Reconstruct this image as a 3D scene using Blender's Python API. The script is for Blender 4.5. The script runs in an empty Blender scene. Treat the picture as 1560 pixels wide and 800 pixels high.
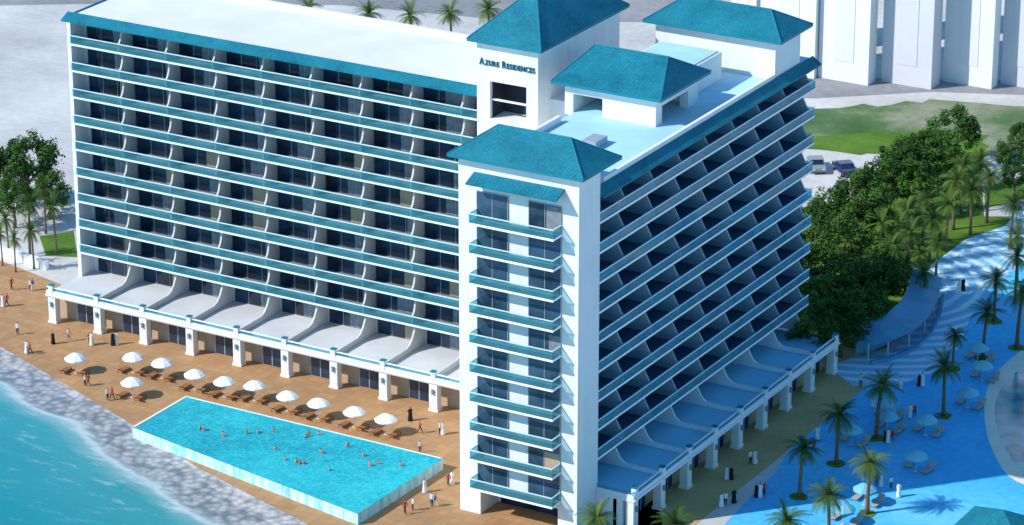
import bpy, math, random
from mathutils import Vector, Matrix, Euler
random.seed(7)
S=bpy.context.scene; C=S.collection
# ---------------------------------------------------------------- camera
AL,TH,F,DD,CA,CB=0.5246,0.3653,5328.0,347.0,-6.5507,9.2178
r=Vector((math.cos(AL),math.sin(AL),0)); fh=Vector((-math.sin(AL),math.cos(AL),0))
fw=math.cos(TH)*fh+Vector((0,0,-math.sin(TH))); up=math.sin(TH)*fh+Vector((0,0,math.cos(TH)))
POS=Vector((0,0,20))-DD*fw+CA*r+CB*up
cd=bpy.data.cameras.new('camera'); cam=bpy.data.objects.new('camera',cd); C.objects.link(cam)
M=Matrix((r,up,-fw)).transposed().to_4x4(); M.translation=POS; cam.matrix_world=M
cd.sensor_width=36; cd.lens=F/1560*36; cd.clip_start=1; cd.clip_end=6000
S.camera=cam
def ray(u,v): return fw+((u-780)/F)*r-((v-400)/F)*up
def G(u,v,z=0.0):
    d=ray(u,v); t=(z-POS.z)/d.z; return POS+t*d
def proj(p):
    d=Vector(p)-POS; w=d.dot(fw); return 780+F*d.dot(r)/w, 400-F*d.dot(up)/w
def pxm(p): return F/((Vector(p)-POS).dot(fw))
# ---------------------------------------------------------------- light
W=bpy.data.worlds.new('World'); S.world=W; W.use_nodes=True
nt=W.node_tree; bg=nt.nodes['Background']; sky=nt.nodes.new('ShaderNodeTexSky'); sky.sky_type='NISHITA'
EL=math.radians(38); travel=Vector((.66*math.cos(EL),.75*math.cos(EL),-math.sin(EL))).normalized()
sky.sun_disc=False; sky.sun_elevation=EL; sky.sun_rotation=math.radians(221); sky.ozone_density=5.0; sky.dust_density=.3
tint=nt.nodes.new('ShaderNodeMix'); tint.data_type='RGBA'; tint.blend_type='MULTIPLY'; tint.inputs[0].default_value=1; tint.inputs[7].default_value=(.80,1.38,1.50,1)
nt.links.new(sky.outputs[0],tint.inputs[6]); nt.links.new(tint.outputs[2],bg.inputs[0]); bg.inputs[1].default_value=.135
sd=bpy.data.lights.new('sun','SUN'); sd.energy=5.0; sd.angle=math.radians(.5); sd.color=(1,.94,.86)
so=bpy.data.objects.new('sun',sd); C.objects.link(so); so.rotation_euler=travel.to_track_quat('-Z','Y').to_euler(); so.location=(0,0,150)
S.view_settings.view_transform='Standard'; S.view_settings.look='None'; S.view_settings.exposure=0
# ---------------------------------------------------------------- materials
class NM:
    def __init__(s,name):
        s.m=bpy.data.materials.new(name); s.m.use_nodes=True; s.t=s.m.node_tree; s.b=s.t.nodes['Principled BSDF']
    def n(s,ty,**k):
        o=s.t.nodes.new('ShaderNode'+ty)
        for a,b in k.items(): setattr(o,a,b)
        return o
    def l(s,a,b): s.t.links.new(a,b)
    def coord(s,which='Object'):
        return s.n('TexCoord').outputs[which]
    def noise(s,scale,detail=4,vec=None,rough=.55):
        o=s.n('TexNoise'); o.inputs['Scale'].default_value=scale; o.inputs['Detail'].default_value=detail; o.inputs['Roughness'].default_value=rough
        s.l(vec or s.coord(),o.inputs['Vector']); return o.outputs['Fac']
    def ramp(s,fac,stops):
        o=s.n('ValToRGB'); e=o.color_ramp.elements
        while len(e)<len(stops): e.new(.5)
        for i,(p,c) in enumerate(stops):
            e[i].position=p; e[i].color=(*c,1) if len(c)==3 else c
        s.l(fac,o.inputs[0]); return o.outputs[0]
    def mix(s,fac,a,b,mode='MIX'):
        o=s.n('Mix',data_type='RGBA',blend_type=mode)
        for sock,val in ((o.inputs[0],fac),(o.inputs[6],a),(o.inputs[7],b)):
            if hasattr(val,'is_linked'): s.l(val,sock)
            else: sock.default_value=val if not isinstance(val,tuple) else (*val,1)
        return o.outputs[2]
    def math(s,op,a,b=0.):
        o=s.n('Math',operation=op)
        for i,v in enumerate((a,b)):
            if hasattr(v,'is_linked'): s.l(v,o.inputs[i])
            else: o.inputs[i].default_value=v
        return o.outputs[0]
    def bump(s,h,st=.3,dist=.05):
        o=s.n('Bump'); o.inputs['Strength'].default_value=st; o.inputs['Distance'].default_value=dist; s.l(h,o.inputs['Height']); s.l(o.outputs[0],s.b.inputs['Normal'])
    def col(s,c): s.l(c,s.b.inputs['Base Color'])
    def fin(s,rough=.7,spec=.3):
        s.b.inputs['Roughness'].default_value=rough; s.b.inputs['Specular IOR Level'].default_value=spec; return s.m
def sc(c,k): return tuple(min(1,x*k) for x in c)
def mat(name,c,rough=.7,var=.12,scale=.6,spec=.25):
    a=NM(name); f=a.noise(scale,6)
    a.col(a.ramp(f,[(.3,sc(c,1-var)),(.7,sc(c,1+var))])); return a.fin(rough,spec)
def wallm():
    a=NM('white_render'); n=a.noise(.18,7,None,.6)
    mp=a.n('Mapping'); mp.inputs['Scale'].default_value=(1.4,1.4,.06); a.l(a.coord(),mp.inputs[0]); st=a.noise(1.0,5,mp.outputs[0],.65)
    f=a.math('ADD',a.math('MULTIPLY',n,.6),a.math('MULTIPLY',st,.4))
    a.col(a.ramp(f,[(.3,(.65,.67,.68)),(.52,(.76,.77,.77)),(.75,(.79,.79,.78))])); return a.fin(.8,.25)
WHITE=wallm()
TRIM=mat('white_trim',(.79,.80,.81),.6,.05,.8)
SLAB=mat('slab_edge',(.68,.79,.82),.6,.05,.8)
SLABW=mat('pale_slab_edge',(.86,.91,.93),.6,.05,.8)
FLOOR=mat('balcony_floor',(.20,.23,.26),.8,.08,.8)  # floor and soffit colour darkened to deepen shade in the balcony recesses
FLOORB=mat('balcony_floor_painted_shade',(.07,.14,.22),.8,.08,.8)  # right-wing floor copy, its shade painted in as a darker blue
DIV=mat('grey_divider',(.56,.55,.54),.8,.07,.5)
DIVB=mat('divider_painted_shade',(.30,.42,.52),.8,.07,.5)  # divider copy for the right wing with blue shade in its colour
CREAM=mat('cream_panel',(.46,.34,.23),.8,.1,.7)
CURT=mat('pale_curtain',(.22,.24,.27),.9,.25,2)
DARK=mat('painted_recess_shade',(.03,.035,.05),.8,.2,.5)  # near-black that paints shade inside the back tower opening
FRAME=mat('pale_frame',(.32,.38,.44),.5,.05,1)
ROOFW=mat('roof_membrane',(.74,.75,.77),.85,.09,.12)
TERR=mat('grey_white_terrace',(.58,.59,.60),.85,.10,.2)
ROOFB=mat('roof_shade_tint',(.40,.67,.78),.85,.14,.12)  # white roof with the blue of its shadow put into the colour
DECKB=mat('terrace_shade_tint',(.28,.68,.88),.8,.08,.3)  # right terrace floor, blue shade tint painted into the colour
def glassm(name,c,rough=.12,sc_=.35):
    a=NM(name); f=a.noise(sc_,3); a.col(a.ramp(f,[(.35,sc(c,.5)),(.65,sc(c,1.7))])); return a.fin(rough,.6)
GLASS=glassm('dark_window_glass',(.012,.028,.058))
GLAST=glassm('blue_grey_glass',(.030,.065,.11),.08,.25)
def railm(name,c1,c2,k):
    a=NM(name); f=a.noise(.5,3)
    a.col(a.ramp(f,[(.3,c1),(.7,c2)])); a.fin(.06,.9)
    tr=a.n('BsdfTransparent'); tr.inputs[0].default_value=(.62,.88,.93,1); mx=a.n('MixShader'); mx.inputs[0].default_value=k
    out=a.t.nodes['Material Output']; a.l(tr.outputs[0],mx.inputs[1]); a.l(a.b.outputs[0],mx.inputs[2]); a.l(mx.outputs[0],out.inputs[0]); return a.m
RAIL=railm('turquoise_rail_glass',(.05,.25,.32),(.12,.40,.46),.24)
RAILB=railm('rail_glass_shade_tint',(.14,.40,.52),(.26,.56,.68),.34)  # rail glass copy for the shaded wing, bluish shade tint painted in
HAND=mat('pale_handrail',(.56,.76,.80),.4,.05,1)
HANDW=mat('white_handrail',(.86,.91,.93),.4,.05,1)
def tilem():
    a=NM('turquoise_roof_tiles'); co=a.coord(); sx=a.n('SeparateXYZ'); a.l(co,sx.inputs[0])
    row=a.math('SINE',a.math('MULTIPLY',sx.outputs[2],2*math.pi/.17))
    colx=a.math('SINE',a.math('MULTIPLY',a.math('ADD',sx.outputs[0],sx.outputs[1]),2*math.pi/.42))
    pat=a.math('MULTIPLY',row,colx)
    n1=a.noise(.35,6); n2=a.noise(3.2,4,None,.7); nz=a.math('ADD',a.math('MULTIPLY',n1,.45),a.math('MULTIPLY',n2,.55))
    base=a.ramp(nz,[(.34,(.002,.10,.16)),(.5,(.006,.19,.265)),(.68,(.018,.28,.355))])
    f=a.math('ADD',a.math('MULTIPLY',pat,.25),.25)
    a.col(a.mix(f,base,(.003,.085,.13))); a.bump(pat,.2,.02); return a.fin(.6,.25)
TILE=tilem()
TEAL=mat('turquoise_paint',(.01,.20,.27),.5,.08,.8)
LAMPM=mat('grey_lamp_metal',(.20,.27,.30),.5,.08,.8)
LETT=mat('dark_teal_lettering',(.005,.10,.15),.5,.05,.8)
def deckm():
    a=NM('tan_deck_pavers'); b=a.n('TexBrick'); a.l(a.coord(),b.inputs['Vector'])
    b.inputs['Scale'].default_value=1.0; b.inputs['Brick Width'].default_value=1.1; b.inputs['Row Height'].default_value=1.1; b.inputs['Mortar Size'].default_value=.03; b.offset=0
    b.inputs['Color1'].default_value=(.51,.31,.155,1); b.inputs['Color2'].default_value=(.44,.25,.12,1); b.inputs['Mortar'].default_value=(.35,.21,.11,1)
    nz=a.noise(.09,7,None,.6); k=a.ramp(nz,[(.3,(.74,.73,.75)),(.7,(1.05,1.02,.98))])
    a.col(a.mix(1.0,b.outputs['Color'],k,'MULTIPLY')); return a.fin(.75,.2)
DECK=deckm()
def groundm(name,c1,c2,scale,fine=3,rough=.9):
    a=NM(name); n1=a.noise(scale,7,None,.62); n2=a.noise(fine,3)
    f=a.math('ADD',a.math('MULTIPLY',n1,.75),a.math('MULTIPLY',n2,.25))
    a.col(a.ramp(f,[(.36,c1),(.64,c2)])); return a.fin(rough,.15)
GROUND=groundm('pale_plaza',(.43,.42,.41),(.65,.64,.62),.05,.9)
ASPH=groundm('grey_road',(.20,.20,.22),(.33,.33,.34),.05,.8)
LAWN=groundm('lawn_grass',(.045,.12,.012),(.13,.24,.035),.12,2.2)
def farlm():
    a=NM('far_lawn'); n=a.noise(.035,8,None,.68); a.col(a.ramp(n,[(.34,(.035,.10,.03)),(.47,(.10,.17,.07)),(.56,(.27,.28,.20)),(.64,(.07,.14,.06))])); return a.fin(.9,.1)
FARL=farlm()
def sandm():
    a=NM('sand_painted_shade'); n1=a.noise(.035,7); n2=a.noise(1.2,4); f=a.math('ADD',a.math('MULTIPLY',n1,.7),a.math('MULTIPLY',n2,.3))
    a.col(a.ramp(f,[(.34,(.035,.36,.70)),(.5,(.085,.49,.82)),(.66,(.22,.63,.88))])); return a.fin(.85,.15)  # blue of the hotel's cast shadow is put into the sand colour
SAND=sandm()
STRIP=groundm('olive_pavers',(.40,.29,.13),(.55,.41,.19),.12,2)
def stonem():
    a=NM('stony_beach_edge'); v=a.n('TexVoronoi'); v.inputs['Scale'].default_value=1.1; a.l(a.coord(),v.inputs['Vector']); n=a.noise(.4,6)
    f=a.math('ADD',a.math('MULTIPLY',v.outputs['Distance'],.55),a.math('MULTIPLY',n,.55))
    a.col(a.ramp(f,[(.28,(.62,.60,.58)),(.5,(.44,.43,.43)),(.72,(.24,.24,.26))])); return a.fin(.85,.2)
SHORE=stonem()
BANK=groundm('sand_bank',(.70,.64,.52),(.82,.76,.62),.2,2)
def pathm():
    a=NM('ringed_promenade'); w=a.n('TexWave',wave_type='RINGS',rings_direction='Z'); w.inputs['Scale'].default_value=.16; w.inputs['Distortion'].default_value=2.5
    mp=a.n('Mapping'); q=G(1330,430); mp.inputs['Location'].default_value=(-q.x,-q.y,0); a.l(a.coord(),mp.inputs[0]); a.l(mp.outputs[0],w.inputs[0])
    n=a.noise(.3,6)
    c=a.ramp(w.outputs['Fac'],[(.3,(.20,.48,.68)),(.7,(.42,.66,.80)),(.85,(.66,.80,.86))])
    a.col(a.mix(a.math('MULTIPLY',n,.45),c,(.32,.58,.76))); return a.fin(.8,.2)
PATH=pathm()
def poolm():
    a=NM('pool_water'); nn=a.n('TexNoise'); nn.inputs['Scale'].default_value=.7; a.l(a.coord(),nn.inputs[0])
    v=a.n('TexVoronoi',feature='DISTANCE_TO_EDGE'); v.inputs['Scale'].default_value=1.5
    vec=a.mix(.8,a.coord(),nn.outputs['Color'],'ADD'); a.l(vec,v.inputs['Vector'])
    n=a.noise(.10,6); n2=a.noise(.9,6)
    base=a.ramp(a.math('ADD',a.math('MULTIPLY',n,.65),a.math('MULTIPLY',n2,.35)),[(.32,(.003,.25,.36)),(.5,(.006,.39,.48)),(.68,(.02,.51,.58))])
    k=a.ramp(v.outputs['Distance'],[(0,(1,1,1)),(.16,(0,0,0))])  # pale cell edges paint light caustics into the water colour
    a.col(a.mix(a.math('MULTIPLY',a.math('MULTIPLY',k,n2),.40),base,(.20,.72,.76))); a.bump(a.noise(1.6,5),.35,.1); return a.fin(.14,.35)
POOL=poolm()
def fallm():
    a=NM('waterfall_wall'); mp=a.n('Mapping'); mp.inputs['Scale'].default_value=(1.2,1.2,.3); a.l(a.coord(),mp.inputs[0]); n=a.noise(1.0,6,mp.outputs[0],.65)
    a.col(a.ramp(n,[(.30,(.14,.50,.57)),(.50,(.42,.70,.75)),(.68,(.74,.85,.87))])); return a.fin(.3,.4)
FALL=fallm()
def seam():
    a=NM('sea_water'); at=a.n('Attribute',attribute_name='off'); t=at.outputs['Fac']
    co=a.coord(); mp=a.n('Mapping'); mp.inputs['Rotation'].default_value=(0,0,math.radians(30)); mp.inputs['Scale'].default_value=(.35,1.1,1); a.l(co,mp.inputs[0])
    n1=a.noise(.30,7,mp.outputs[0],.65); n2=a.noise(.05,5); n3=a.noise(.7,7,mp.outputs[0],.72)
    v=a.n('TexVoronoi'); v.inputs['Scale'].default_value=1.1; a.l(co,v.inputs['Vector']); n4=a.noise(.4,6)
    st=a.math('ADD',a.math('MULTIPLY',v.outputs['Distance'],.55),a.math('MULTIPLY',n4,.55))
    stone=a.ramp(st,[(.28,(.60,.58,.57)),(.5,(.40,.39,.40)),(.72,(.20,.21,.23))])
    tt=a.math('ADD',t,a.math('MULTIPLY',a.math('SUBTRACT',n1,.5),4.0))
    u=a.math('DIVIDE',tt,40.0)
    c=a.ramp(u,[(.0,(.3,.32,.34)),(.10,(.30,.34,.36)),(.118,(.58,.63,.65)),(.14,(.22,.43,.45)),(.19,(.05,.33,.36)),(.5,(.014,.27,.31)),(.9,(.005,.205,.25))])
    pm=a.ramp(u,[(.085,(1,1,1)),(.11,(0,0,0))])
    c=a.mix(pm,c,stone)
    foam=a.ramp(n3,[(.55,(0,0,0)),(.66,(1,1,1))])
    near=a.ramp(a.math('DIVIDE',t,40.0),[(.06,(.03,.03,.03)),(.11,(.75,.75,.75)),(.16,(.34,.34,.34)),(.35,(.13,.13,.13)),(.9,(.03,.03,.03))])
    c2=a.mix(a.math('MULTIPLY',foam,near),c,(.74,.79,.80))
    a.col(a.mix(a.math('MULTIPLY',n2,.6),c2,a.mix(1.0,c2,(.45,.68,.74),'MULTIPLY'))); a.bump(n1,.5,.4); return a.fin(.25,.28)
SEA=seam()
POND=glassm('lagoon_water',(.02,.26,.30),.15)
BARK=mat('palm_bark',(.16,.11,.07),.9,.3,3)
def leafm(name,c):
    a=NM(name); at=a.n('Attribute',attribute_name='tone'); n=a.noise(1.2,3); oi=a.n('ObjectInfo')
    f=a.math('ADD',a.math('MULTIPLY',at.outputs['Fac'],.7),a.math('MULTIPLY',n,.3))
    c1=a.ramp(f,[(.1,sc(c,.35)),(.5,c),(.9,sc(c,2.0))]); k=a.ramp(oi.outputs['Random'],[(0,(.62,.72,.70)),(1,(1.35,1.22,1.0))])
    a.col(a.mix(1.0,c1,k,'MULTIPLY')); a.b.inputs['Specular IOR Level'].default_value=.12; a.b.inputs['Roughness'].default_value=.65; return a.m
LEAF=leafm('tree_leaves',(.036,.092,.016)); PALM=leafm('palm_fronds',(.062,.115,.022))
CANV=mat('white_canvas',(.80,.80,.78),.8,.04,1); CANB=mat('canvas_shade_tint',(.18,.48,.60),.8,.05,1)  # CANB: parasol canvas with blue shade put into its colour
WOOD=mat('lounger_wood',(.30,.13,.05),.6,.2,2); TAN=mat('lounger_fabric',(.42,.38,.33),.8,.15,2)
STEEL=mat('grey_metal',(.5,.52,.55),.4,.05,1)
SKIN=mat('skin',(.42,.24,.16),.6,.1,4); HAIR=mat('dark_hair',(.02,.015,.012),.7,.1,4)
CW=mat('white_cloth',(.7,.7,.7),.9,.05,4); CBk=mat('black_cloth',(.015,.015,.02),.9,.1,4); CRd=mat('red_cloth',(.5,.04,.04),.9,.1,4); CBl=mat('blue_cloth',(.05,.12,.35),.9,.1,4); CGr=mat('grey_cloth',(.25,.25,.27),.9,.1,4)
FARW=mat('far_wall_white',(.76,.76,.77),.9,.08,.05); FARG=mat('far_wall_grey',(.62,.62,.65),.9,.08,.05); FARD=mat('far_panel_pale',(.70,.70,.73),.8,.07,.05)
RUB=mat('rubber',(.02,.02,.02),.8,.1,3); PW=mat('car_paint_grey',(.22,.24,.27),.3,.02,1,.5); PB=mat('car_paint_blue',(.015,.04,.13),.3,.05,1,.5); LAMP=mat('lamp_lens',(.8,.8,.75),.2,.02,1,.6); REDL=mat('tail_lens',(.4,.01,.01),.3,.05,1,.5)
# ---------------------------------------------------------------- mesh helpers
class MB:
    def __init__(s): s.v=[]; s.f=[]; s.mi=[]; s.tone=[]
    def add(s,vs,fs,mi=0):
        b=len(s.v); s.v+= [tuple(x) for x in vs]
        for f in fs: s.f.append(tuple(b+i for i in f)); s.mi.append(mi)
    def box(s,a,b,mp=None,mi=0):
        (x0,y0,z0),(x1,y1,z1)=a,b
        vs=[(x0,y0,z0),(x1,y0,z0),(x1,y1,z0),(x0,y1,z0),(x0,y0,z1),(x1,y0,z1),(x1,y1,z1),(x0,y1,z1)]
        if mp: vs=[mp(*p) for p in vs]
        s.add(vs,[(0,3,2,1),(4,5,6,7),(0,1,5,4),(1,2,6,5),(2,3,7,6),(3,0,4,7)],mi); return s
    def prism(s,prof,x0,x1,mp,mi=0):
        n=len(prof); vs=[mp(x0,d,z) for d,z in prof]+[mp(x1,d,z) for d,z in prof]
        fs=[tuple(range(n)),tuple(range(2*n-1,n-1,-1))]+[(i,i+n,(i+1)%n+n,(i+1)%n) for i in range(n)]
        s.add(vs,fs,mi); return s
    def tube(s,pts,rads,n=8,mi=0,cap=True):
        b=len(s.v)
        for i,(p,rd) in enumerate(zip(pts,rads)):
            p=Vector(p); q=Vector(pts[min(i+1,len(pts)-1)])-Vector(pts[max(i-1,0)])
            z=q.normalized(); x=z.orthogonal().normalized() if abs(z.z)<.9 else Vector((1,0,0)); x=(x-z*x.dot(z)).normalized(); y=z.cross(x)
            for k in range(n):
                a=2*math.pi*k/n; s.v.append(tuple(p+rd*(math.cos(a)*x+math.sin(a)*y)))
        for i in range(len(pts)-1):
            for k in range(n):
                s.f.append((b+i*n+k,b+i*n+(k+1)%n,b+(i+1)*n+(k+1)%n,b+(i+1)*n+k)); s.mi.append(mi)
        if cap:
            s.f.append(tuple(b+k for k in reversed(range(n)))); s.mi.append(mi)
            e=b+(len(pts)-1)*n; s.f.append(tuple(e+k for k in range(n))); s.mi.append(mi)
        return s
    def poly(s,pts,z=None,mi=0):
        s.add([(p[0],p[1],p[2] if z is None else z) for p in pts],[tuple(range(len(pts)))],mi); return s
    def mesh(s,name,mats,smooth=False):
        me=bpy.data.meshes.new(name); me.from_pydata(s.v,[],s.f)
        for m in (mats if isinstance(mats,(list,tuple)) else [mats]): me.materials.append(m)
        me.polygons.foreach_set('material_index',s.mi)
        if smooth: me.polygons.foreach_set('use_smooth',[True]*len(s.f))
        if s.tone:
            at=me.attributes.new('tone','FLOAT','POINT'); at.data.foreach_set('value',s.tone)
        me.update(); return me
    def build(s,name,mats,parent=None,smooth=False):
        o=bpy.data.objects.new(name,s.mesh(name,mats,smooth)); C.objects.link(o)
        if parent: o.parent=parent
        return o
def tag(o,label=None,cat=None,group=None,kind=None):
    if label: o['label']=label
    if cat: o['category']=cat
    if group: o['group']=group
    if kind: o['kind']=kind
    return o
def empty(name,loc=(0,0,0),rz=0):
    o=bpy.data.objects.new(name,None); C.objects.link(o); o.location=loc; o.rotation_euler=(0,0,rz); o.empty_display_size=.5; return o
def dup(o,parent=None):
    c=o.copy(); C.objects.link(c)
    if parent: c.parent=parent
    for ch in list(o.children): dup(ch,c)
    return c
class Kind:                       # first use takes the prototype, later uses copy it
    def __init__(s,root): s.root=root; s.used=False
    def put(s,loc,rz=0,scale=1,label=None,group=None):
        o=s.root if not s.used else dup(s.root); s.used=True
        o.location=loc; o.rotation_euler=(0,0,rz); o.scale=(scale,)*3
        if label: o['label']=label
        if group: o['group']=group
        return o
ON='zeroth first second third fourth fifth sixth seventh eighth ninth tenth eleventh twelfth thirteenth fourteenth fifteenth sixteenth seventeenth eighteenth nineteenth twentieth'.split()
def ordn(i):
    if i<=20: return ON[i]
    t={2:'twent',3:'thirt',4:'fort',5:'fift'}[i//10]
    return t+'ieth' if i%10==0 else t+'y-'+ON[i%10]
# ---------------------------------------------------------------- ground sheets
def struct(name,mb,m): return tag(mb.build(name,m),kind='structure')
def sheet(name,px,z,m):
    pts=[G(u,v) for u,v in px]; return struct(name,MB().poly(pts,z),m)
struct('ground',MB().poly([(-2500,-2500,0),(2500,-2500,0),(2500,2500,0),(-2500,2500,0)]),GROUND)
sheet('deck',[(-260,330),(0,397),(110,440),(700,520),(960,560),(1010,800),(930,960),(560,960),(470,800),(300,712),(200,646),(110,592),(0,528),(-260,395)][::-1],.02,DECK)
sheet('shore',[(-260,392),(0,524),(110,588),(200,643),(300,709),(470,800),(700,960),(640,1000),(380,800),(160,690),(0,600),(-260,460)][::-1],.012,SHORE)
XP=4.39
struct('pavement',MB().poly([(XP-4,-30,0),(XP+4.6,-30,0),(XP+4.6,60,0),(XP-4,60,0)],.02),STRIP)
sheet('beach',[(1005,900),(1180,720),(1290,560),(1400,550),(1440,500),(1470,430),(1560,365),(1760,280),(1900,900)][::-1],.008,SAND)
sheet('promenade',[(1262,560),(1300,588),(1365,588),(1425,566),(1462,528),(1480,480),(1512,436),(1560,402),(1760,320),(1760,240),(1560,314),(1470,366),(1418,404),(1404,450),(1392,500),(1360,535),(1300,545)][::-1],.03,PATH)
sheet('grove_floor',[(1200,560),(1290,548),(1350,530),(1385,495),(1398,450),(1415,408),(1470,370),(1500,340),(1490,200),(1350,190),(1200,270)][::-1],.012,LAWN)
sheet('lawn',[(1425,352),(1470,330),(1545,330),(1530,345),(1480,362),(1440,372)][::-1],.036,LAWN)
sheet('lawn',[(1500,318),(1620,290),(1620,250),(1500,285)][::-1],.016,LAWN)
def rough_edge(px,k,amp,rnd=random.Random(3)):
    out=[]
    for (a,b),(c,d) in zip(px,px[1:]+px[:1]):
        for i in range(k): out.append((a+(c-a)*i/k+rnd.uniform(-1,1)*amp*3,b+(d-b)*i/k+rnd.uniform(-1,1)*amp))
    return out
sheet('far_lawn',rough_edge([(1150,180),(1290,162),(1420,155),(1760,165),(1760,238),(1480,240),(1225,222)],6,4)[::-1],.016,FARL)
sheet('grove_floor',rough_edge([(1235,212),(1400,196),(1500,206),(1500,236),(1360,238),(1230,228)],5,3)[::-1],.026,LAWN)
sheet('car_park',[(1150,244),(1225,228),(1350,236),(1330,300),(1200,320)][::-1],.02,GROUND)
sheet('road',[(1000,95),(1290,118),(1760,128),(1760,152),(1420,140),(1240,150),(1000,140)][::-1],.02,ASPH)
sheet('road',[(-300,-60),(1100,-60),(1100,36),(760,30),(520,8),(240,4),(-300,14)][::-1],.02,ASPH)
sheet('lawn',[(60,360),(112,352),(118,392),(70,390)][::-1],.024,LAWN)
def smooth(px,n=5):
    out=[]; m=len(px)
    for i in range(m):
        p0,p1,p2,p3=(Vector(px[(i+j-1)%m]) for j in range(4))
        for k in range(n):
            t=k/n; q=.5*((2*p1)+(p2-p0)*t+(2*p0-5*p1+4*p2-p3)*t*t+(3*p1-p0-3*p2+p3)*t*t*t); out.append((q.x,q.y))
    return out
sheet('sandbank',smooth([(1500,612),(1530,556),(1620,505),(1760,540),(1760,760),(1570,742),(1514,690)])[::-1],.016,BANK)
sheet('lagoon',smooth([(1516,618),(1543,572),(1620,526),(1740,562),(1740,736),(1578,722),(1530,680)])[::-1],.024,POND)
def sea():
    line=[(-420,300),(-200,435),(-100,487),(0,544),(60,572),(130,616),(200,662),(300,726),(400,789),(520,866),(760,1020),(1100,1240)]
    P=[G(u,v) for u,v in line]; Q=[]
    for a,b in zip(P,P[1:]):
        for k in range(6): Q.append(a.lerp(b,k/6))
    Q.append(P[-1]); n=Vector((-.49,-.87,0)); T=[0,1,2,3,4,5,6,8,10,13,17,22,30,45,80,200,500]
    mb=MB(); off=[]
    for i,q in enumerate(Q):
        w=math.sin(i*.7)*.5+math.sin(i*.31+1)*.6
        for t in T:
            p=q+n*(t+w*(1 if t<40 else 0)); mb.v.append((p.x,p.y,.032)); off.append(t)
    m=len(T)
    for i in range(len(Q)-1):
        for j in range(m-1):
            mb.f.append((i*m+j,i*m+j+1,(i+1)*m+j+1,(i+1)*m+j)); mb.mi.append(0)
    o=struct('sea',mb,SEA); at=o.data.attributes.new('off','FLOAT','POINT'); at.data.foreach_set('value',[float(x) for x in off])
sea()
# ---------------------------------------------------------------- pool
PZ=1.35
pc=[G(202,650,PZ),G(545,782,PZ),G(675,698,PZ),G(283,603,PZ)]
pool=tag(empty('swimming_pool',G(430,700)),'large turquoise swimming pool with waterfall edges on the brown deck','swimming pool')
def ploc(v): return (v.x-pool.location.x,v.y-pool.location.y,v.z)
def inset(k):
    c=sum(pc,Vector())/4; return [Vector((p.x+(c.x-p.x)*k,p.y+(c.y-p.y)*k,p.z)) for p in pc]
o_=[ploc(p) for p in pc]; i_=[ploc(p) for p in inset(.016)]
mb=MB(); mb.poly([(x,y,PZ-.06) for x,y,z in o_]); mb.build('water',POOL,pool)
mb=MB(); vs=[(x,y,0) for x,y,z in o_]+[(x,y,PZ-.08) for x,y,z in o_]
mb.add(vs,[(0,1,5,4),(1,2,6,5),(2,3,7,6),(3,0,4,7)]); mb.build('wall',FALL,pool)
mb=MB()
for a,b in ((2,3),(3,0)):
    mb.add([(o_[a][0],o_[a][1],PZ),(o_[b][0],o_[b][1],PZ),(i_[b][0],i_[b][1],PZ),(i_[a][0],i_[a][1],PZ)],[(0,1,2,3)])
    mb.add([(i_[a][0],i_[a][1],PZ-.1),(i_[b][0],i_[b][1],PZ-.1),(i_[b][0],i_[b][1],PZ),(i_[a][0],i_[a][1],PZ)],[(3,2,1,0)])
mb.build('coping',TRIM,pool)
# ---------------------------------------------------------------- hotel
h=3.2; Z0=3.65; YL=26.4; XL=-81.6; XT=-26.6; XR=-.30; Y1=4.35; Y2=53.6; YP=20.18; WT=13.72; RZ=Z0+10*h
BD=2.8; BR=3.6; TY=4.3
H=tag(empty('hotel_building',(0,0,0)),'tall white hotel with turquoise hip roofs and tiers of balconies beside the pool','hotel')
L=lambda s,d,z:(s,YL+d,z)
R=lambda s,d,z:(XR-d,s,z)
I=lambda x,y,z:(x,y,z)
zk=lambda k:Z0+k*h
LB=14.6
MB().box((XL,YL+BD,0),(XT,YL+LB,RZ)).box((XL-.5,YL+.25,0),(XL,YL+LB,RZ)).build('wing_wall',WHITE,H)
MB().box((-14.2,TY,0),(XR-BR,Y2,RZ)).box((-19.1,28,0),(-14.2,43,RZ-.02)).build('wing_wall',WHITE,H)
TZ=38.7
mb=MB()
mb.box((-WT,0,2.75),(0,TY,TZ)).box((-WT,0,0),(-11.3,TY,2.75)).box((-2.2,0,0),(0,TY,2.75)).box((-11.3,3.6,0),(-2.2,TY,2.75))
mb.box((-WT,TY,RZ+.4),(-2.0,6.4,TZ))
mb.build('tower_wall',WHITE,H)
MB().box((-10.9,3.5,.05),(-2.6,3.595,2.5)).build('entrance_door',GLASS,H)
BX0,BX1,BY0,BY1,BZ=-26.6,-19.1,25.4,43.5,41.7
mb=MB(); mb.box((BX0,BY0,0),(-25.0,BY1,BZ)).box((-20.5,BY0,0),(BX1,BY1,BZ)).box((-25.0,BY0,37.4),(-20.5,BY1,BZ)).box((-25,BY0,0),(-20.5,BY1,33.2)).box((-25,BY0+3,33.2),(-20.5,BY1,37.4))
mb.build('tower_wall',WHITE,H)
MB().box((-24.99,BY0+2.9,33.2),(-20.51,BY0+2.995,37.39)).box((-24.99,BY0+.5,33.21),(-24.9,BY0+2.9,37.39)).box((-24.9,BY0+.5,37.3),(-20.51,BY0+2.9,37.39)).build('recess_shade',DARK,H)  # added dark sheets standing in for shade in the opening
o=MB().box((-25,BY0+.3,35.2),(-20.5,BY0+.6,35.35)).build('ledge',TRIM,H)
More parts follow.
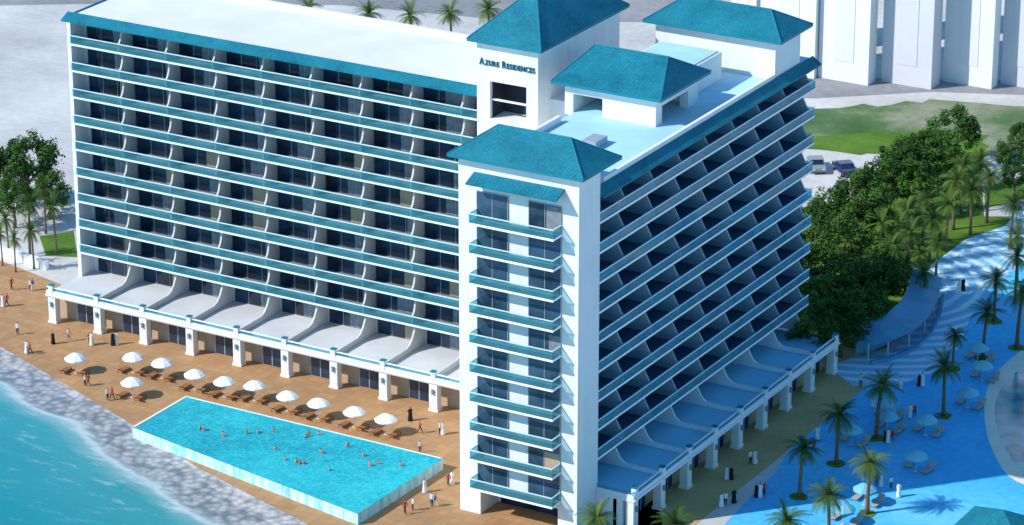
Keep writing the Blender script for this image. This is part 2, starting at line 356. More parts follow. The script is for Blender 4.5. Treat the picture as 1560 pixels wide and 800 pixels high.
def hip(x0,x1,y0,y1,z,rise,axis,ins,name='hip_roof'):
    mb=MB(); e=.3; ym=(y0+y1)/2; xm=(x0+x1)/2
    if axis=='x': a,b=(x0+ins,ym,z+rise),(x1-ins,ym,z+rise)
    else: a,b=(xm,y0+ins,z+rise),(xm,y1-ins,z+rise)
    c=[(x0,y0,z),(x1,y0,z),(x1,y1,z),(x0,y1,z)]; v=c+[a,b]
    if axis=='x': fs=[(0,1,5,4),(1,2,5),(2,3,4,5),(3,0,4)]
    else: fs=[(0,1,4),(1,2,5,4),(2,3,5),(3,0,4,5)]
    mb.add(v,fs,0); lo=[(x,y,z-e) for x,y,_ in c]
    mb.add(c+lo,[(4,5,1,0),(5,6,2,1),(6,7,3,2),(7,4,0,3)],1); mb.add(lo,[(3,2,1,0)],2)
    o=mb.build(name,[TILE,TEAL,TRIM],H)
    rg=MB().tube([a,b],[.1,.1],6)
    for i in ((0,a),(1,b if axis=='x' else a),(2,b),(3,a if axis=='x' else b)): rg.tube([c[i[0]],i[1]],[.08,.08],6)
    rg.build('ridge',TEAL,o); return o
hip(-WT-.75,.95,-.95,7.0,TZ+.25,2.5,'x',3.6)
hip(BX0-.8,BX1+.8,BY0-.8,BY1+.8,BZ+.3,4.6,'y',7)
px_,py_,pz_=-1.3,2.26,-1.0
hip(-15.2+px_,-2.2+px_,21.3+py_,32.8+py_,40.3+pz_,2.8,'x',2.2)
hip(-16.5,.3,44.0,52.0,40.6,2.2,'x',3.2)
mb=MB()
for b in (((-14,22.2,RZ),(-13,31.8,38.95)),((-13,31,RZ),(-3.2,31.8,38.95)),((-4.2,22.2,RZ),(-3.2,23.6,38.95)),((-4.2,29.5,RZ),(-3.2,31,38.95)),((-13,22.2,38.0),(-4.2,22.9,38.95)),((-9.5,22.2,RZ),(-4.2,22.8,38.0)),((-4.2,23.6,37.9),(-3.2,29.5,38.95))):
    mb.box((b[0][0]+px_,b[0][1]+py_,b[0][2]),(b[1][0]+px_,b[1][1]+py_,b[1][2]))
mb.build('pavilion_wall',WHITE,H)
MB().box((-15.4,45,RZ),(-.8,51.2,40.25)).build('pavilion_wall',WHITE,H)
MB().box((-13.5,36,RZ),(-6,42.5,39.0)).box((-10,34.6,RZ),(-7.2,36,37.6)).build('plant_room',WHITE,H)
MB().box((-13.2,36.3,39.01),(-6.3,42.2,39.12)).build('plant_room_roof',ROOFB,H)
MB().box((XL,YL+.6,RZ+.03),(XT,YL+LB,RZ+.30)).box((XL,YL+LB-.5,RZ+.31),(XT,YL+LB,RZ+.9)).build('roof_deck',ROOFW,H)
MB().prism([(-.8,RZ-.38),(-.8,RZ-.22),(.45,RZ+.45),(.45,RZ+.31),(.0,RZ+.305),(-.51,RZ-.1)],YL+.56,YL+LB,lambda s,d,z:(XL+d,s,z)).build('eave',TILE,H)
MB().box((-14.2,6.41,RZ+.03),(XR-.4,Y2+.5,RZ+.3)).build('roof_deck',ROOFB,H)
MB().box((XR-.75,6.41,RZ+.31),(XR-.4,44.9,RZ+1.0)).box((-14.2,6.41,RZ+.31),(-13.8,21,RZ+1.0)).build('roof_parapet',TRIM,H)
for b in (((-12,9.5,RZ+.31),(-9.5,12,RZ+1.5)),((-8,15,RZ+.31),(-6.4,17.5,RZ+1.1))): MB().box(*b).build('vent_unit',FRAME,H)
ev=[(-.8,RZ-.38),(-.8,RZ-.22),(.55,RZ+.45),(.55,RZ+.0),(0.2,RZ-.1)]
MB().prism(ev,XL-.5,XT-.01,L).build('eave',TILE,H)
ev2=[(-.75,RZ-.38),(-.75,RZ-.2),(.35,RZ+.55),(.35,RZ+.02),(.2,RZ-.1)]
MB().prism(ev2,TY+.05,Y2+.6,R).build('eave',TILE,H)
aw=[(-1.75,TZ-2.3),(-1.75,TZ-2.14),(0,TZ-1.45),(0,TZ-1.7)]
MB().prism(aw,-11.9,-1.6,lambda s,d,z:(s,d,z)).build('awning',TILE,H)
BAY=6.5; SX=-81.3
ldiv=[SX+BAY*i for i in range(1,9)]
NR=8; rb=(Y2-Y1)/NR
def prof(bd): return [(bd,0),(.16,0),(.16,1.0),(.26,1.05),(.48,1.3),(.68,1.75),(.80,2.3),(.85,h-.24),(bd,h-.24)]
PROF=prof(BD); PRR=[(BR,0),(.16,0),(.16,.92),(.42,1.05),(1.45,h-.24),(BR,h-.24)]
def slab(a,b,mp):
    mb=MB().box(a,b,mp); mb.mi[0]=1; mb.mi[1]=1; return mb
def balcony(s0,s1,k,mp,bd,sm,fm,rm,hm):
    z=zk(k)
    b=slab((s0,0,z-.20),(s1,bd,z+.04),mp).build('balcony',[sm,fm],H)
    MB().box((s0,.05,z+.05),(s1,.09,z+.92),mp).build('railing',rm,b)
    hb=MB().box((s0,.01,z+.92),(s1,.14,z+1.01),mp)
    hb.build('handrail',hm,b)
    return b
def divider(s,z,mp,par,name='divider',pf=PROF,m=None):
    return MB().prism([(d,z+q+(.044 if q==0 else 0)) for d,q in pf],s-.1,s+.1,mp).build(name,m or DIV,par)
def window(s0,s1,z,d,mp,par,hh=2.78,curt=True,n=3,gm=None):
    w=MB().box((s0,d-.10,z+.06),(s1,d-.04,z+hh),mp).build('window',gm or GLASS,par)
    f=MB()
    f.box((s0-.05,d-.14,z+hh),(s1+.05,d-.002,z+hh+.07),mp)
    for i in range(n+1):
        x=s0+(s1-s0)*i/n; f.box((x-.03,d-.13,z+.05),(x+.03,d-.105,z+hh-.003),mp)
    f.build('frame',FRAME,w)
    if curt:
        c0=s1-(s1-s0)*random.uniform(.2,.55)
        MB().box((c0,d-.115,z+.1),(s1-.06,d-.104,z+hh-random.choice([.08,.08,.9])),mp).build('curtain',random.choice([CURT,CURT,CURT,CREAM]),w)
    return w
for k in range(1,10):
    balcony(XL,XT,k,L,BD,SLAB,FLOOR,RAIL,HAND)
    for s in ldiv: divider(s,zk(k),L,H)
    for i in range(8): window(SX+BAY*i+.2,SX+BAY*i+6.25,zk(k),BD,L,H,n=3)
    if k>=8: window(ldiv[-1]+.3,XT-.15,zk(k),BD,L,H,curt=False)
rest=MB(); rw=MB()
for k in range(1,10):
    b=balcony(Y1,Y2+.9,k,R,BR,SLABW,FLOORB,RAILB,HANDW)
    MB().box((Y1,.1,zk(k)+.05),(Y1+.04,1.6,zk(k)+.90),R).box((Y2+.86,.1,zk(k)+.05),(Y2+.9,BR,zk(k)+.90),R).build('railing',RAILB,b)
    for i in range(NR+1):
        s=Y1+rb*i+(.12 if i==0 else -.12 if i==NR else 0)
        if i==0: continue
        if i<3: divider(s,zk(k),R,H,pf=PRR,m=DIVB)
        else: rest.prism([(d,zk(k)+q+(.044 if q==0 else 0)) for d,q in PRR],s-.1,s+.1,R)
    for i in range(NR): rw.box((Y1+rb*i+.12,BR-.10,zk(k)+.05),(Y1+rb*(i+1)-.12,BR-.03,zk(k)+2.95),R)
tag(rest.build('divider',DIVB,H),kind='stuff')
for i in range(NR): rw.box((Y1+rb*i+.2,BR-.10,zk(0)+.06),(Y1+rb*(i+1)-.2,BR-.03,zk(0)+2.85),R)
tag(rw.build('window',GLASS,H),kind='stuff')
TD=YL-YP
tp=[(BD,0),(-TD+.75,0),(-TD+.75,.62),(-1.2,.66),(-.5,.9),(.1,1.5),(.5,2.2),(.85,h-.26),(BD,h-.26)]
for s in ldiv: divider(s,Z0,L,H,pf=tp)
for i in range(8): window(SX+BAY*i+.35,SX+BAY*i+6.1,Z0,BD,L,H,n=3)
RD=XP-XR
tp2=[(BR,0),(-RD+.7,0),(-RD+.7,.5),(-.2,.55),(.42,1.0),(1.45,h-.26),(BR,h-.26)]
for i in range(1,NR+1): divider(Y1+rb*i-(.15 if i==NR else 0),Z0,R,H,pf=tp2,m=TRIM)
for k in range(10):
    z=zk(k)
    b=slab((-11.6,-1.75,z-.20),(-1.9,-.003,z+.04),None).build('balcony',[SLABW,FLOOR],H)
    MB().box((-11.55,-1.70,z+.05),(-1.95,-1.66,z+.92)).box((-11.55,-1.655,z+.05),(-11.51,-.01,z+.92)).box((-1.99,-1.655,z+.05),(-1.95,-.01,z+.92)).build('railing',RAIL,b)
    hb=MB().box((-11.6,-1.75,z+.92),(-1.9,-1.64,z+1.01)).box((-11.6,-1.637,z+.92),(-11.49,-.01,z+1.01)).box((-2.01,-1.637,z+.92),(-1.9,-.01,z+1.01))
    hb.build('handrail',HAND,b)
    T=lambda s,d,q:(s,d,q)
    window(-11.55,-8.0,z,0,T,H,2.85,False,2,GLAST); window(-5.6,-1.95,z,0,T,H,2.85,k%4==1,2,GLAST)
def podium(mp,s0,s1,cols,depth,back,floor_m):
    bm=Z0-.36
    MB().box((s0,0,bm),(s1,depth,Z0-.02),mp).build('podium_slab',WHITE,H)
    MB().box((s0,.46,Z0-.018),(s1,depth,Z0-.008),mp).build('terrace_floor',floor_m,H)
    MB().box((s0,-.12,Z0-.2),(s1,.0,Z0-.021),mp).build('cornice',TRIM,H)
    pr=MB().box((s0,.05,Z0-.019),(s1,.45,Z0+.4),mp).build('terrace_parapet',WHITE,H)
    MB().box((s0,.2,Z0+.41),(s1,.26,Z0+.75),mp).build('railing',RAIL,pr)
    MB().box((s0,.15,Z0+.75),(s1,.32,Z0+.84),mp).build('handrail',HANDW,pr)
    MB().box((s0,back,.02),(s1,back+.4,bm-.001),mp).build('arcade_wall',CREAM,H)
    for c in cols:
        cc=MB().box((c-.5,.1,.0),(c+.5,1.0,bm-.001),mp).box((c-.6,.02,0),(c+.6,1.1,.3),mp).build('column',WHITE,H)
        MB().box((c-.28,-.02,Z0+.0),(c+.28,.5,Z0+1.05),mp).build('post',TRIM,cc)
        MB().box((c-.32,-.06,Z0+1.05),(c+.32,.54,Z0+1.15),mp).build('post_cap',TEAL,cc)
        MB().box((c-.11,-.14,2.1),(c+.11,.098,2.6),mp).box((c-.16,-.19,2.6),(c+.16,.098,2.67),mp).build('wall_lamp',LAMPM,cc)
    for a,b in zip(cols,cols[1:]):
        d=MB().box((a+2.2,back-.1,.06),(b-.45,back-.03,2.9),mp).build('glass_door',GLASS,H)
        f=MB()
        for q in range(4):
            x=a+2.2+(b-a-2.65)*q/3; f.box((x-.05,back-.14,.05),(x+.05,back-.105,2.92),mp)
        f.box((a+2.1,back-.15,2.92),(b-.35,back-.03,3.02),mp); f.build('frame',FRAME,d)
PL=lambda s,d,z:(s,YP+d,z)
podium(PL,-82.0,-14.5,[SX+BAY*i for i in range(11)],YL+BD-YP,2.2,TERR)
PR=lambda s,d,z:(XP-d,s,z)
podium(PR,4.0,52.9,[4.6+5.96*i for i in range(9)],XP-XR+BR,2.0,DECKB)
e=MB().box((.02,4.05,Z0-.007),(XP-.46,4.28,Z0+.4)).build('terrace_parapet',WHITE,H)
MB().box((.02,4.15,Z0+.41),(XP-.46,4.2,Z0+.75)).build('railing',RAIL,e)
MB().box((.02,4.0,0),(XP-1.3,4.4,Z0-.37)).build('arcade_wall',WHITE,H)
def lettering():
    x=0; MBS=[MB(),MB()]; wi=0; bold=.018
    for ch,size in [('A',1.3)]+[(c,1.0) for c in 'ZURE']+[(' ',.5),('R',1.3)]+[(c,1.0) for c in 'ESIDENCES']:
        if ch==' ': x+=.5; wi=1; continue
        cu=bpy.data.curves.new('lettering','FONT'); cu.body=ch; cu.size=size; cu.extrude=.05; cu.offset=bold
        o=bpy.data.objects.new('lettering',cu); C.objects.link(o); bpy.context.view_layer.update()
        me=bpy.data.meshes.new_from_object(o.evaluated_get(bpy.context.evaluated_depsgraph_get()))
        vs=[v.co.copy() for v in me.vertices]; x0=min(v.x for v in vs); x1=max(v.x for v in vs)
        MBS[wi].add([(v.x-x0+x,-v.z,v.y) for v in vs],[tuple(p.vertices) for p in me.polygons])
        x+=x1-x0+.15; bpy.data.objects.remove(o); bpy.data.curves.remove(cu)
    k=6.9/x
    for mb in MBS:
        mb.v=[(BX0+.35+a*k,BY0-.08+b,39.15+c*k*1.3) for a,b,c in mb.v]; mb.build('sign_lettering',LETT,H)
lettering()
# ---------------------------------------------------------------- far buildings
def far(u0,u1,v,side,hgt,wm,label,nb):
    a=G(u0,v)
    lo,hi=0,200
    for _ in range(40):
        m_=(lo+hi)/2
        if proj((a.x+m_,a.y,0))[0]<u1: lo=m_
        else: hi=m_
    w=lo; t=tag(empty('apartment_tower',a),label,'building')
    MB().box((0,0,0),(w,side,hgt)).build('wall',wm,t)
    MB().box((-.4,-.4,hgt),(w+.4,side+.4,hgt+1.2)).build('roof',FARG,t)
    for i in range(nb):
        x=w*(i+.3)/nb; MB().box((x,-.06,3),(x+w*.4/nb,-.01,hgt-2)).build('window_band',FARD if wm is FARW else FARG,t)
far(1112,1150,84,8,55,FARW,'leftmost pale tower block behind the hotel roof',1)
far(1156,1240,106,2.2,58,FARW,'broad white tower block second from the left beyond the road',1)
far(1246,1322,118,2.5,60,FARW,'broad white tower block third from the left beyond the road',1)
far(1342,1418,124,3,60,FARG,'broad grey tower block third from the right edge beyond the road',1)
far(1436,1510,124,2.2,60,FARW,'white tower block second from the right edge beyond the road',1)
far(1524,1640,128,8,60,FARG,'grey tower block at the right edge beyond the road',2)
# ---------------------------------------------------------------- trees
def palm_proto(seed,label):
    rnd=random.Random(seed); t=tag(empty('palm_tree'),label,'palm tree')
    bx,by=rnd.uniform(-.25,.25),rnd.uniform(-.25,.25)
    pts=[(bx*(i/8)**2,by*(i/8)**2,5.6*i/8) for i in range(9)]
    MB().tube(pts,[.26,.21,.19,.18,.17,.17,.16,.17,.24],8).build('trunk',BARK,t,True)
    mb=MB(); n=36
    for f in range(n):
        az=2*math.pi*f/n*2.618+rnd.uniform(-.15,.15); el=math.radians(78-105*(f/n)+rnd.uniform(-8,8)); ln=rnd.uniform(1.9,2.4)
        p=Vector((bx,by,5.6)); d=Vector((math.cos(az)*math.cos(el),math.sin(az)*math.cos(el),math.sin(el)))
        side=Vector((-math.sin(az),math.cos(az),0)); st=11; tn=rnd.uniform(.2,.95)
        for q in range(st):
            d=(d+Vector((0,0,-.115))).normalized(); p2=p+d*ln/st
            wl=.46*math.sin(math.pi*(q+.9)/(st+.9))**.7
            for sg in (-1,1):
                for hlf in (0,.5):
                    a=p.lerp(p2,hlf); b=p.lerp(p2,hlf+.40); tip=a+side*sg*wl+d*.22+Vector((0,0,-.16*wl-.04))
                    mb.add([a,b,tip],[(0,1,2)]); mb.tone+=[tn*.8,tn*.8,tn]
            p=p2
    mb.build('crown',PALM,t); return Kind(t)
PK=[palm_proto(s,'palm tree') for s in (1,2,3)]
def palms(lst,tmpl,group,k=1):
    lst=sorted(lst)
    for i,(u,vc,vb) in enumerate(lst):
        b=G(u,vb); lo,hi=1,14
        for _ in range(30):
            m_=(lo+hi)/2
            if proj((b.x,b.y,m_))[1]>vc: lo=m_
            else: hi=m_
        s=lo/5.9
        o=PK[i%3].put(b,random.uniform(0,6.28),s,tmpl%ordn(i+1),group); o.scale=(s*k,s*k,s)
BEACHP=[(1335,583,668),(1274,627,707),(1218,678,757),(1321,698,783),(1262,748,832),(1195,788,880),(1030,792,880),(911,786,870),(1437,555,634),(1451,507,562),(1497,472,546),(1514,424,490),(1549,442,530)]
palms(BEACHP,'date palm on the shaded beach side, %s from the left','palms along the beach',1.06)
palms([(1311,358,424),(1342,338,408),(1358,372,440),(1384,352,424),(1398,384,450),(1381,318,388),(1416,330,398),(1440,308,382),(1452,272,350),(1478,286,358),(1503,264,340),(1464,250,326),(1546,388,462),(1549,356,430),(1405,300,372),(1425,366,432),(1366,340,408),(1538,306,380),(1490,244,316),(1378,398,462),(1328,392,452),(1408,412,474)],'date palm by the curving promenade and grove, %s from the left','palms by the promenade',.92)
palms([(46,305,392),(86,312,388),(14,330,392),(24,362,415),(52,348,410),(70,286,356),(4,354,405)],'date palm beside the plaza left of the hotel, %s from the left','palms left of the hotel',.72)
palms([(476,8,76),(565,16,84),(627,20,88),(688,18,86),(745,10,80)],'date palm behind the hotel roof, %s from the left','palms behind the hotel',.95)
def tree_proto(seed):
    rnd=random.Random(seed); t=tag(empty('broad_tree'),'tree','tree')
    mb=MB(); mb.tube([(0,0,0),(.1,0,1.3),(.05,.1,2.6),(.1,.1,4.2)],[.36,.27,.22,.1],8)
    for q in range(6):
        a=q*1.05+rnd.uniform(0,.5); e=Vector((math.cos(a)*2.3,math.sin(a)*2.3,rnd.uniform(4.2,6))); mb.tube([(.05,.05,2.1+.2*q),e*.55+Vector((0,0,1.3)),e],[.14,.09,.04],6)
    mb.build('trunk',BARK,t,True)
    mb=MB()
    for c in range(58):
        th=rnd.uniform(0,6.28); u=rnd.uniform(-.75,1); rr=rnd.uniform(.45,1.0)**.6; q=math.sqrt(max(0,1-u*u))
        k=rnd.uniform(.8,1.12)
        ce=Vector((math.cos(th)*q*3.7*rr*k,math.sin(th)*q*3.7*rr*k,5.2+u*3.1*rr*k)); cr=rnd.uniform(.6,1.15); tn=rnd.uniform(.05,.85)
        for l in range(75):
            d=Vector((rnd.gauss(0,1),rnd.gauss(0,1),rnd.gauss(0,1))).normalized(); p=ce+d*cr*rnd.uniform(.55,1.05)
            nrm=(d+Vector((rnd.uniform(-.7,.7),rnd.uniform(-.7,.7),rnd.uniform(-.2,.9)))).normalized(); x=nrm.orthogonal().normalized(); x=Matrix.Rotation(rnd.uniform(0,6.28),3,nrm)@x; y=nrm.cross(x); s=rnd.uniform(.13,.25)
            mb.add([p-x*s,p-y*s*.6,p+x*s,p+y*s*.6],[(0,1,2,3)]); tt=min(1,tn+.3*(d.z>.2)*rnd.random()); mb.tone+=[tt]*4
    mb.build('crown',LEAF,t); return Kind(t)
TK=[tree_proto(s) for s in (11,12,13)]
def trees(lst,tmpl,group):
    for i,(u,v,rp) in enumerate(sorted(lst)):
        p=G(u,v,5); s=1
        for _ in range(3): s=rp/pxm(p)/4.1; p=G(u,v,5.2*s)
        TK[i%3].put((p.x,p.y,0),random.uniform(0,6.28),s,tmpl%ordn(i+1),group)
trees([(1455,198,44),(1408,226,42),(1432,240,40),(1375,248,44),(1350,274,44),(1392,278,42),(1312,294,44),(1270,318,44),(1330,325,46),(1235,345,44),(1285,365,48),(1240,400,46),(1335,422,50),(1290,432,50),(1245,458,46),(1352,392,38),(1312,470,44),(1282,490,46),(1240,515,40),(1345,436,36),(1545,236,32),(1556,205,24),(1546,268,26),(1330,300,36),(1300,340,40)],'dense dark green tree in the grove right of the hotel, %s from the left','grove trees right of the hotel')
trees([(42,248,56),(8,262,40),(75,290,36),(20,300,40)],'dense dark green tree left of the hotel, %s from the left','trees left of the hotel')
for (u,vc,vb) in BEACHP:
    p=G(u,vb); n=14; struct('lawn',MB().poly([(p.x+random.uniform(.8,1.15)*math.cos(2*math.pi*i/n),p.y+random.uniform(.8,1.15)*math.sin(2*math.pi*i/n),0) for i in range(n)],.045),LAWN)
# ---------------------------------------------------------------- parasols and loungers
def parasol(m,label):
    t=tag(empty('parasol'),label,'parasol')
    MB().tube([(0,0,.0),(0,0,.08),(0,0,.081),(0,0,2.75)],[.28,.25,.045,.035],10).build('pole',STEEL,t)
    mb=MB(); n=8; R_=1.45
    rings=[(0.02,2.78),(.55,2.58),(1.05,2.32),(R_,2.02),(R_,1.88)]
    for rr,z in rings:
        for k in range(n*2):
            a=math.pi*k/n; q=rr*(1 if k%2==0 else .955); mb.v.append((q*math.cos(a),q*math.sin(a),z-(0 if k%2==0 else .03)))
    for i in range(len(rings)-1):
        for k in range(n*2): mb.f.append((i*n*2+k,(i+1)*n*2+k,(i+1)*n*2+(k+1)%(n*2),i*n*2+(k+1)%(n*2))); mb.mi.append(0)
    mb.build('canopy',m,t); return Kind(t)
def lounger(m,label):
    t=tag(empty('sun_lounger'),label,'sun lounger')
    MB().box((-.33,-.95,.26),(.33,.3,.33)).build('seat',m,t)
    MB().prism([(.3,.28),(.3,.36),(.95,.78),(.98,.71)],-.33,.33,I).build('backrest',m,t)
    for x in (-.3,.3):
        for y in (-.85,.35): MB().box((x-.03,y-.03,0),(x+.03,y+.03,.262)).build('leg',WOOD,t)
    return Kind(t)
PW_,PBL=parasol(CANV,'parasol'),parasol(CANB,'parasol')
LW,LT=lounger(WOOD,'lounger'),lounger(TAN,'lounger')
def umb(lst,K,LK,word,place,off):
    for i,(u,v) in enumerate(sorted(lst)):
        p=G(u,v,2.0); p.z=.02
        K.put(p,random.uniform(0,.6),.88,'%s parasol %s, %s from the left'%(word,place,ordn(i+1)),word+' parasols')
        for sg,w in ((-1,'left'),(1,'right')):
            q=p+Vector((off[0]*sg,off[1]*sg+off[2],0)); LK.put(q,random.uniform(-.15,.15)+(math.pi if off[2]<0 else 0),1.1,'%s lounger beside the %s %s parasol from the left %s'%(w,ordn(i+1),word,place),'loungers '+place)
umb([(115,543),(203,542),(247,551),(297,568),(201,580),(342,579),(388,585),(438,601),(485,612),(540,625),(588,636)],PW_,LW,'white','on the brown pool deck',(1.1,.2,-.5))
umb([(1297,652),(1285,772),(1318,742),(1396,692),(1411,637),(1475,596),(1497,555),(1490,527),(1351,612),(1352,632)],PBL,LT,'blue-shaded','on the shaded beach',(1.2,-.3,.9))
# ---------------------------------------------------------------- people
def body(pose,arm):
    K=[('pel',(0,0,.95),.135),('sp',(0,0,1.2),.125),('ch',(0,.01,1.38),.14),('nk',(0,0,1.51),.055),('hd',(0,-.015,1.62),.095),('tp',(0,0,1.70),.08)]
    E=[('pel','sp'),('sp','ch'),('ch','nk'),('nk','hd'),('hd','tp')]
    for s,n in ((-1,'l'),(1,'r')):
        k=pose*s
        K+=[('sh'+n,(.19*s,.01,1.42),.065),('el'+n,(.25*s,.03-k*.12,1.14),.045),('wr'+n,(.26*s,-.08-k*.2+(-.12 if arm else 0),.92+(.25 if arm else 0)),.034),('hn'+n,(.25*s,-.12-k*.22+(-.14 if arm else 0),.83+(.32 if arm else 0)),.036),
            ('hp'+n,(.09*s,0,.88),.095),('kn'+n,(.10*s,-.04+k*.17,.5),.065),('an'+n,(.10*s,.02+k*.30,.09),.045),('to'+n,(.11*s,-.14+k*.30,.04),.04)]
        E+=[('ch','sh'+n),('sh'+n,'el'+n),('el'+n,'wr'+n),('wr'+n,'hn'+n),('pel','hp'+n),('hp'+n,'kn'+n),('kn'+n,'an'+n),('an'+n,'to'+n)]
    ix={a[0]:i for i,a in enumerate(K)}
    me=bpy.data.meshes.new('person'); me.from_pydata([a[1] for a in K],[(ix[a],ix[b]) for a,b in E],[])
    o=bpy.data.objects.new('person',me); C.objects.link(o); md=o.modifiers.new('s','SKIN')
    for i,a in enumerate(K):
        sv=me.skin_vertices[0].data[i]; sv.radius=(a[2],a[2]*.8 if a[0] in('sp','ch','pel') else a[2]); sv.use_root=(a[0]=='pel')
    sb=o.modifiers.new('u','SUBSURF'); sb.levels=1; sb.render_levels=1
    bpy.context.view_layer.update()
    out=bpy.data.meshes.new_from_object(o.evaluated_get(bpy.context.evaluated_depsgraph_get())); bpy.data.objects.remove(o); return out
B=[body(0,0),body(1,0),body(.5,1)]
def dress(src,mats,short):
    me=src.copy(); me.name='person'; me.materials.clear()
    for m in mats: me.materials.append(m)    # skin, top, bottom, hair
    for p in me.polygons:
        c=p.center; i=0
        if c.z>1.66 or (c.z>1.56 and c.y>.02): i=3
        elif abs(c.x)>.2: i=1 if c.z>(1.25 if short else 1.0) else 0
        elif c.z>1.48: i=0
        elif c.z>.92: i=1
        elif c.z>(.5 if short else .1): i=2
        p.material_index=i; p.use_smooth=True
    return me
COMB=[('white shirt and dark trousers',(SKIN,CW,CBk,HAIR),0,0),('white shirt and blue shorts',(SKIN,CW,CBl,HAIR),1,1),('red shirt and dark trousers',(SKIN,CRd,CBk,HAIR),1,0),('dark clothes',(SKIN,CBk,CBk,HAIR),2,0),('blue shirt and pale trousers',(SKIN,CBl,CW,HAIR),1,0),('grey shirt and white trousers',(SKIN,CGr,CW,HAIR),0,0)]
PE=[(n,dress(B[b],m,s)) for n,m,b,s in COMB]
SWIM=[dress(B[b],(SKIN,SKIN,c,HAIR),1) for b,c in ((0,CBl),(2,CRd),(1,CBk))]
def robe(m):
    mb=MB(); mb.tube([(0,0,.05),(0,0,.5),(0,0,.95),(0,0,1.2),(0,0,1.43)],[.30,.25,.21,.20,.17],12,cap=False); return mb.mesh('robe',m,True)
RW_,RBk=robe(CW),robe(CBk)
def people(lst,tmpl,group,z=.02,swim=False,rnd=random.Random(5)):
    for i,(u,v,k) in enumerate(sorted(lst)):
        p=G(u,v,z); nm,me=PE[k%6]; robed=k>=6
        if swim: nm='bare shoulders'; me=SWIM[k%3]
        if robed: nm='white robe' if k==6 else 'black robe'; me=PE[0 if k==6 else 3][1]
        o=bpy.data.objects.new('person',me); C.objects.link(o); o.location=p; o.rotation_euler=(0,0,rnd.uniform(0,6.28)); s=rnd.uniform(.86,.98); o.scale=(s,s,s)
        if swim: o.location.z=PZ-.06-rnd.uniform(.85,1.1)
        if robed:
            q=bpy.data.objects.new('robe',RW_ if k==6 else RBk); C.objects.link(q); q.parent=o
        tag(o,tmpl%(nm,ordn(i+1)),'person',group)
people([(5,467,6),(11,467,2),(18,442,2),(46,443,0),(50,443,4),(27,510,0),(41,538,6),(46,540,2),(81,524,7),(130,588,0),(135,588,2),(164,610,0),(171,610,2),(178,525,6),(172,526,7),(137,525,3),(140,526,6),(625,641,7),(640,660,2),(670,662,0),(675,662,6),(617,784,2),(629,778,0),(647,750,6),(658,772,0),(663,772,4),(683,740,2),(689,737,6),(640,690,0),(105,520,1)],'person in %s on the brown deck, %s from the left','people on the pool deck')
people([(1143,707,0),(1150,706,6),(1107,730,6),(1114,730,7),(1152,757,7),(1158,757,6),(1164,756,2),(1099,772,6),(1105,771,0),(1118,766,7),(1245,670,6),(1311,590,0),(1353,674,6),(1359,674,2),(1369,757,6),(1335,742,2),(1342,741,6),(1386,636,6),(1393,636,2),(1405,588,6),(1400,588,7),(1361,638,0),(1372,592,6),(1461,444,6),(1467,443,7),(1357,745,0),(1280,668,1),(1426,650,4),(1349,673,7),(1240,690,2),(1330,620,6)],'person in %s near the beach side, %s from the left','people on the beach side')
people([(310,655,0),(305,653,1),(376,660,0),(393,659,1),(417,658,2),(466,666,0),(470,664,1),(463,706,1),(457,706,0),(452,704,2),(489,690,1),(553,694,0),(577,706,1),(610,709,0),(563,709,2),(420,684,1),(502,716,0),(340,664,2),(434,700,0),(486,662,2),(530,680,1)],'swimmer with %s in the pool, %s from the left','swimmers in the pool',z=PZ,swim=True)
# ---------------------------------------------------------------- cars
def car(m,label):
    t=tag(empty('parked_car'),label,'car')
    pr=[(-2.15,.35),(-2.2,.62),(-2.05,.82),(-1.1,.92),(-.5,1.40),(.85,1.42),(1.55,.98),(2.1,.93),(2.2,.6),(2.15,.35)]
    MB().prism(pr,-.86,.86,I).build('body',m,t)
    g=MB()
    for x in (-.866,.862): g.prism([(-.95,.95),(-.45,1.34),(.8,1.35),(1.3,.99)],x,x+.004,I)
    g.add([(-.75,-1.09,.96),(.75,-1.09,.96),(.7,-.55,1.385),(-.7,-.55,1.385)],[(0,1,2,3)]); g.add([(.7,1.5,1.04),(-.7,1.5,1.04),(-.66,.93,1.41),(.66,.93,1.41)],[(0,1,2,3)])
    g.build('window',GLASS,t)
    for x in (-.8,.8):
        for y in (-1.35,1.35):
            w=MB().tube([(x-.1,y,.33),(x+.1,y,.33)],[.33,.33],16).build('wheel',RUB,t); MB().tube([(x-.12,y,.33),(x+.12,y,.33)],[.19,.19],12).build('rim',STEEL,w)
    for x in (-.6,.6):
        MB().box((x-.18,-2.215,.62),(x+.18,-2.15,.76)).build('headlight',LAMP,t); MB().box((x-.18,2.12,.72),(x+.18,2.175,.86)).build('tail_light',REDL,t)
    return Kind(t)
KW,KB=car(PW,'car'),car(PB,'car')
for K,u,v,a,lb in ((KW,1243,258,.6,'grey parked car nearest the hotel wall behind the grove'),(KB,1286,263,-2.4,'dark blue parked car beside the grey car behind the grove')):
    K.put(G(u,v)+Vector((0,0,.02)),a,1.1,lb,'cars parked behind the grove')
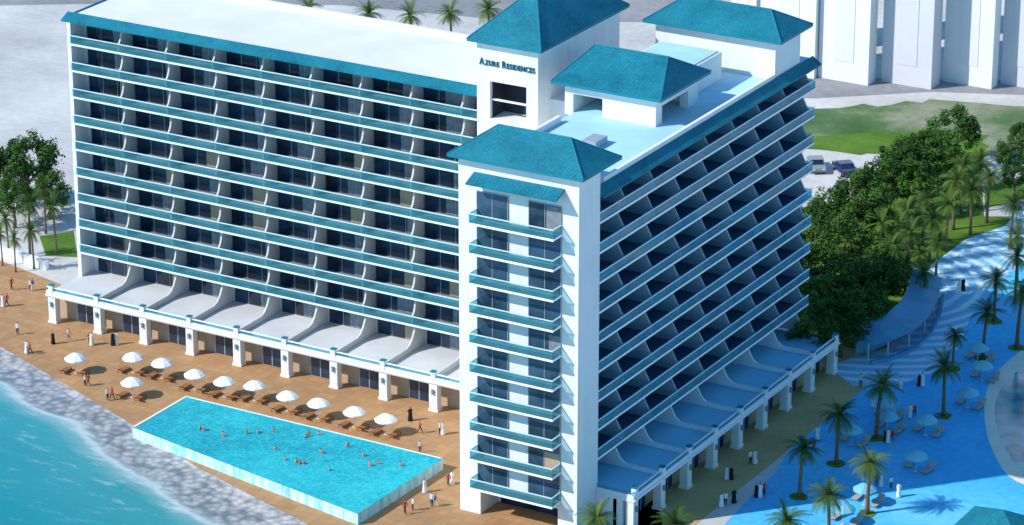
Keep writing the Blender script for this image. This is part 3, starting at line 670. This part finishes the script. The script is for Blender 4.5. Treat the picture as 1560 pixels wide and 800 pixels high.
# ---------------------------------------------------------------- promenade shelter, low wall, beach pavilion
def shelter():
    px=[(1322,552),(1352,546),(1384,532),(1408,510),(1422,482),(1427,452)]
    ctl=[G(u,v) for u,v in px]; P=[]
    for a,b in zip(ctl,ctl[1:]):
        for k in range(4): P.append(a.lerp(b,k/4))
    P.append(ctl[-1]); o=P[0].copy(); P=[p-o for p in P]
    t=tag(empty('shelter',o),'long curved shelter with sloping blue roof beside the promenade and grove','shelter')
    N=[]
    for i in range(len(P)):
        d=(P[min(i+1,len(P)-1)]-P[max(i-1,0)]).normalized(); N.append(Vector((-d.y,d.x,0)))
    def strip(prof,name,m):
        mb=MB(); n=len(prof)
        for p,q in zip(P,N):
            for d,z in prof: mb.v.append(tuple(p+q*d+Vector((0,0,z))))
        for i in range(len(P)-1):
            for k in range(n): mb.f.append((i*n+k,(i+1)*n+k,(i+1)*n+(k+1)%n,i*n+(k+1)%n)); mb.mi.append(0)
        for e in (0,len(P)-1): mb.f.append(tuple(e*n+k for k in range(n))); mb.mi.append(0)
        mb.build(name,m,t)
    BL=mat('blue_sheet_roof',(.07,.25,.40),.5,.15,.4); WB=mat('blue_wall',(.10,.30,.46),.7,.1,.4)
    strip([(-.5,2.3),(-.5,2.42),(3.0,3.7),(3.0,3.5)],'roof',BL); strip([(2.5,0),(2.5,3.3),(2.8,3.3),(2.8,0)],'back_wall',WB); strip([(-.9,0),(-.9,.45),(-.55,.45),(-.55,0)],'kerb',WB)
    for i in range(0,len(P),4):
        MB().tube([tuple(P[i]),tuple(P[i]+Vector((0,0,2.45)))],[.1,.1],8).build('post',STEEL,t)
shelter()
a=G(-60,372); b=G(70,412); t=tag(empty('low_wall',a,math.atan2(b.y-a.y,b.x-a.x)),'low white wall along the plaza at the left edge','wall'); ln=(b-a).length
MB().box((0,0,0),(ln,.5,1.1)).build('wall',WHITE,t); MB().box((-.06,-.06,1.1),(ln+.06,.56,1.22)).build('coping',TRIM,t)
p=G(1528,776,6.4); t=tag(empty('beach_pavilion',(p.x,p.y,0)),'small pavilion with turquoise hip roof at the bottom right corner','pavilion')
v=[(-5,-5,3.6),(5,-5,3.6),(5,5,3.6),(-5,5,3.6),(0,0,6.4)]
mb=MB(); mb.add(v,[(0,1,4),(1,2,4),(2,3,4),(3,0,4),(3,2,1,0)]); mb.build('roof',TILE,t)
for x in (-4.2,4.2):
    for y in (-4.2,4.2): MB().box((x-.25,y-.25,0),(x+.25,y+.25,3.595)).build('column',WHITE,t)
